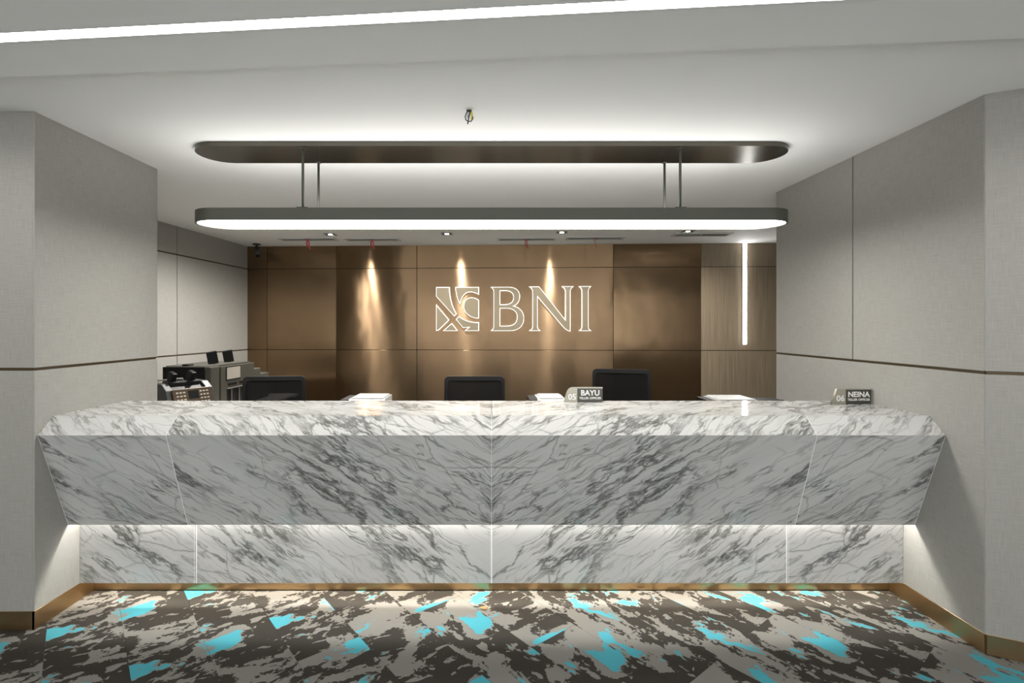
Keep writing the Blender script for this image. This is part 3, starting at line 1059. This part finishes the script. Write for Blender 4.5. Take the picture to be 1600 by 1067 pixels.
for y in (-0.10, 0.16):
    o = box('feed_guide', -0.03, 0.06, -0.012, 0.012, 0.0, 0.120, M['black'], so_, 0.004, 1)
    o.location = (0.06, y, 0.418)
    o.rotation_euler = (R(6), R(-10), R(35))
box('top_latch', -0.07, -0.01, -0.34, -0.26, 0.42, 0.432, M['black'], so_, 0.003, 1)
box('stacker', -0.18, 0.20, 0.376, 0.55, 0.0, 0.335, M['olive'], so_, 0.010, 2)
box('stacker', -0.18, 0.19, 0.551, 0.74, 0.0, 0.270, M['olive'], so_, 0.010, 2)

nc = empty('note_counter', (-2.47, 4.08, 0.750), R(60))
tag(nc, 'small dark banknote counter with bronze keypad in front of the sorter', 'machine')
# local -y is the keypad front
sec = [(-0.15, 0.0), (-0.175, 0.12), (-0.12, 0.285), (-0.05, 0.335), (0.10, 0.340), (0.165, 0.30), (0.17, 0.0)]
for s in (-1, 1):
    bm = bm_prism(bmesh.new(), sec, s * 0.155 - 0.028, s * 0.155 + 0.028, 'x')
    bmesh.ops.bevel(bm, geom=[e for e in bm.edges], offset=0.006, segments=2, affect='EDGES', profile=0.5)
    finish('side_cheek', bm, M['cctv'], nc)
prism('body', [(y * 0.93, z * 0.94) for y, z in sec], -0.127, 0.127, M['black'], nc, 'x')
kp = finish('keypad', bm_box(bmesh.new(), -0.150, 0.150, -0.008, 0.008, 0.0, 0.135, 0.004, 1), M['brownpanel'], nc)
kp.location = (0, -0.180, 0.165)
kp.rotation_euler = (R(-20), 0, 0)
for gx in (-0.125, 0.055):
    for i in range(3):
        for j in range(4):
            box('key', gx + i * 0.026, gx + i * 0.026 + 0.016, -0.011, -0.008, 0.016 + j * 0.028, 0.027 + j * 0.028, M['key'], kp)
box('display', -0.035, 0.045, -0.0095, -0.008, 0.05, 0.115, M['black'], kp)
hp = finish('hopper', bm_box(bmesh.new(), -0.125, 0.125, -0.05, 0.055, 0.30, 0.345, 0.008, 1), M['black'], nc)
for s in (-1, 1):
    o = box('hopper_guide', -0.020, 0.020, -0.035, 0.035, 0.0, 0.085, M['black'], nc, 0.008, 2)
    o.location = (s * 0.075, 0.01, 0.335)
    o.rotation_euler = (R(18), 0, 0)
tube('carry_handle', [(-0.10, 0.15, 0.30), (-0.10, 0.165, 0.345), (0.10, 0.165, 0.345), (0.10, 0.15, 0.30)], 0.007, M['steel'], nc)

# ------------------------------------------------------------------ desk devices whose tops show over the counter
def device(xc, y, h, w, label):
    r = empty('desk_printer', (xc, y, 0.760))
    tag(r, label, 'printer', 'devices behind the counter')
    a = w / 2
    sec = [(-0.13, 0.0), (-0.13, h - 0.035), (-0.10, h), (0.13, h), (0.13, 0.0)]
    prism('housing', sec, -a + 0.055, a, M['white'], r, 'x')
    prism('end_cap', [(y_ * 0.96, z * 0.985) for y_, z in sec], -a, -a + 0.054, M['black'], r, 'x')
    o = box('lid', -a + 0.07, a - 0.012, -0.10, 0.12, 0.0, 0.008, M['white'], r, 0.003, 1)
    o.location = (0, 0, h + 0.0005)
    box('paper_slot', -a + 0.08, a - 0.04, -0.1325, -0.1295, h * 0.45, h * 0.45 + 0.02, M['black'], r)
    return r
device(-0.842, 3.45, 0.292, 0.292, 'white printer with black end behind counter, left of the middle chair')
device(0.365, 3.45, 0.292, 0.235, 'white printer with black end behind the 05 nameplate')
device(1.585, 3.45, 0.282, 0.315, 'white printer with black end behind counter, before the oak wall')
ks = empty('desk_tray', (1.85, 3.45, 0.760))
tag(ks, 'flat black tray behind the counter beside the right wall', 'tray')
box('stand', -0.05, 0.05, -0.05, 0.05, 0.0, 0.262, M['black'], ks, 0.003, 1)
box('tray', -0.10, 0.10, -0.09, 0.09, 0.262, 0.274, M['black'], ks, 0.003, 1)
box('tray_lip', 0.055, 0.075, -0.09, -0.07, 0.274, 0.284, M['black'], ks, 0.002, 1)

# ------------------------------------------------------------------ nameplates on the counter
def nameplate(loc, rz, num, name, slanted, label):
    r = empty('nameplate', loc, rz)
    tag(r, label, 'nameplate', 'teller nameplates')
    if slanted:
        left = [(-0.120, 0.0), (-0.088, 0.091), (-0.036, 0.091), (-0.036, 0.0)]
    else:
        left = [(-0.120, 0.0), (-0.106, 0.045)] + cub((-0.106, 0.045), (-0.100, 0.072), (-0.088, 0.092), (-0.062, 0.092), 8) + [(-0.036, 0.092), (-0.036, 0.0)]
    outline_mesh('number_plate', [left], 0.016, M['plate_grey'], r)
    box('name_panel', -0.034, 0.120, -0.014, 0.0, 0.001, 0.091, M['plate_dark'], r, 0.0012, 1)
    box('top_rail', -0.034, 0.120, -0.016, 0.002, 0.086, 0.0925, M['plate_grey'], r)
    box('foot', -0.10, 0.115, 0.0, 0.035, 0.0, 0.004, M['plate_grey'], r)
    text_mesh('number', num, 0.050, 0.0012, M['lettering'], r, (-0.068, -0.0168, 0.017), 0.0012)
    text_mesh('name_text', name, 0.046 if len(name) == 4 else 0.044, 0.0012, M['lettering'], r, (0.043, -0.0148, 0.043), 0.0013)
    text_mesh('title_text', 'TELLER OFFICER', 0.0185, 0.0012, M['lettering'], r, (0.043, -0.0148, 0.020), 0.0005)
TOPZ = 1.0598
nameplate((0.564, 3.165, TOPZ), 0.0, '05', 'BAYU', False, 'small grey and dark nameplate numbered 05 on the counter')
nameplate((2.170, 3.10, TOPZ), R(0), '06', 'NEINA', True, 'small grey and dark nameplate numbered 06 by the right wall')
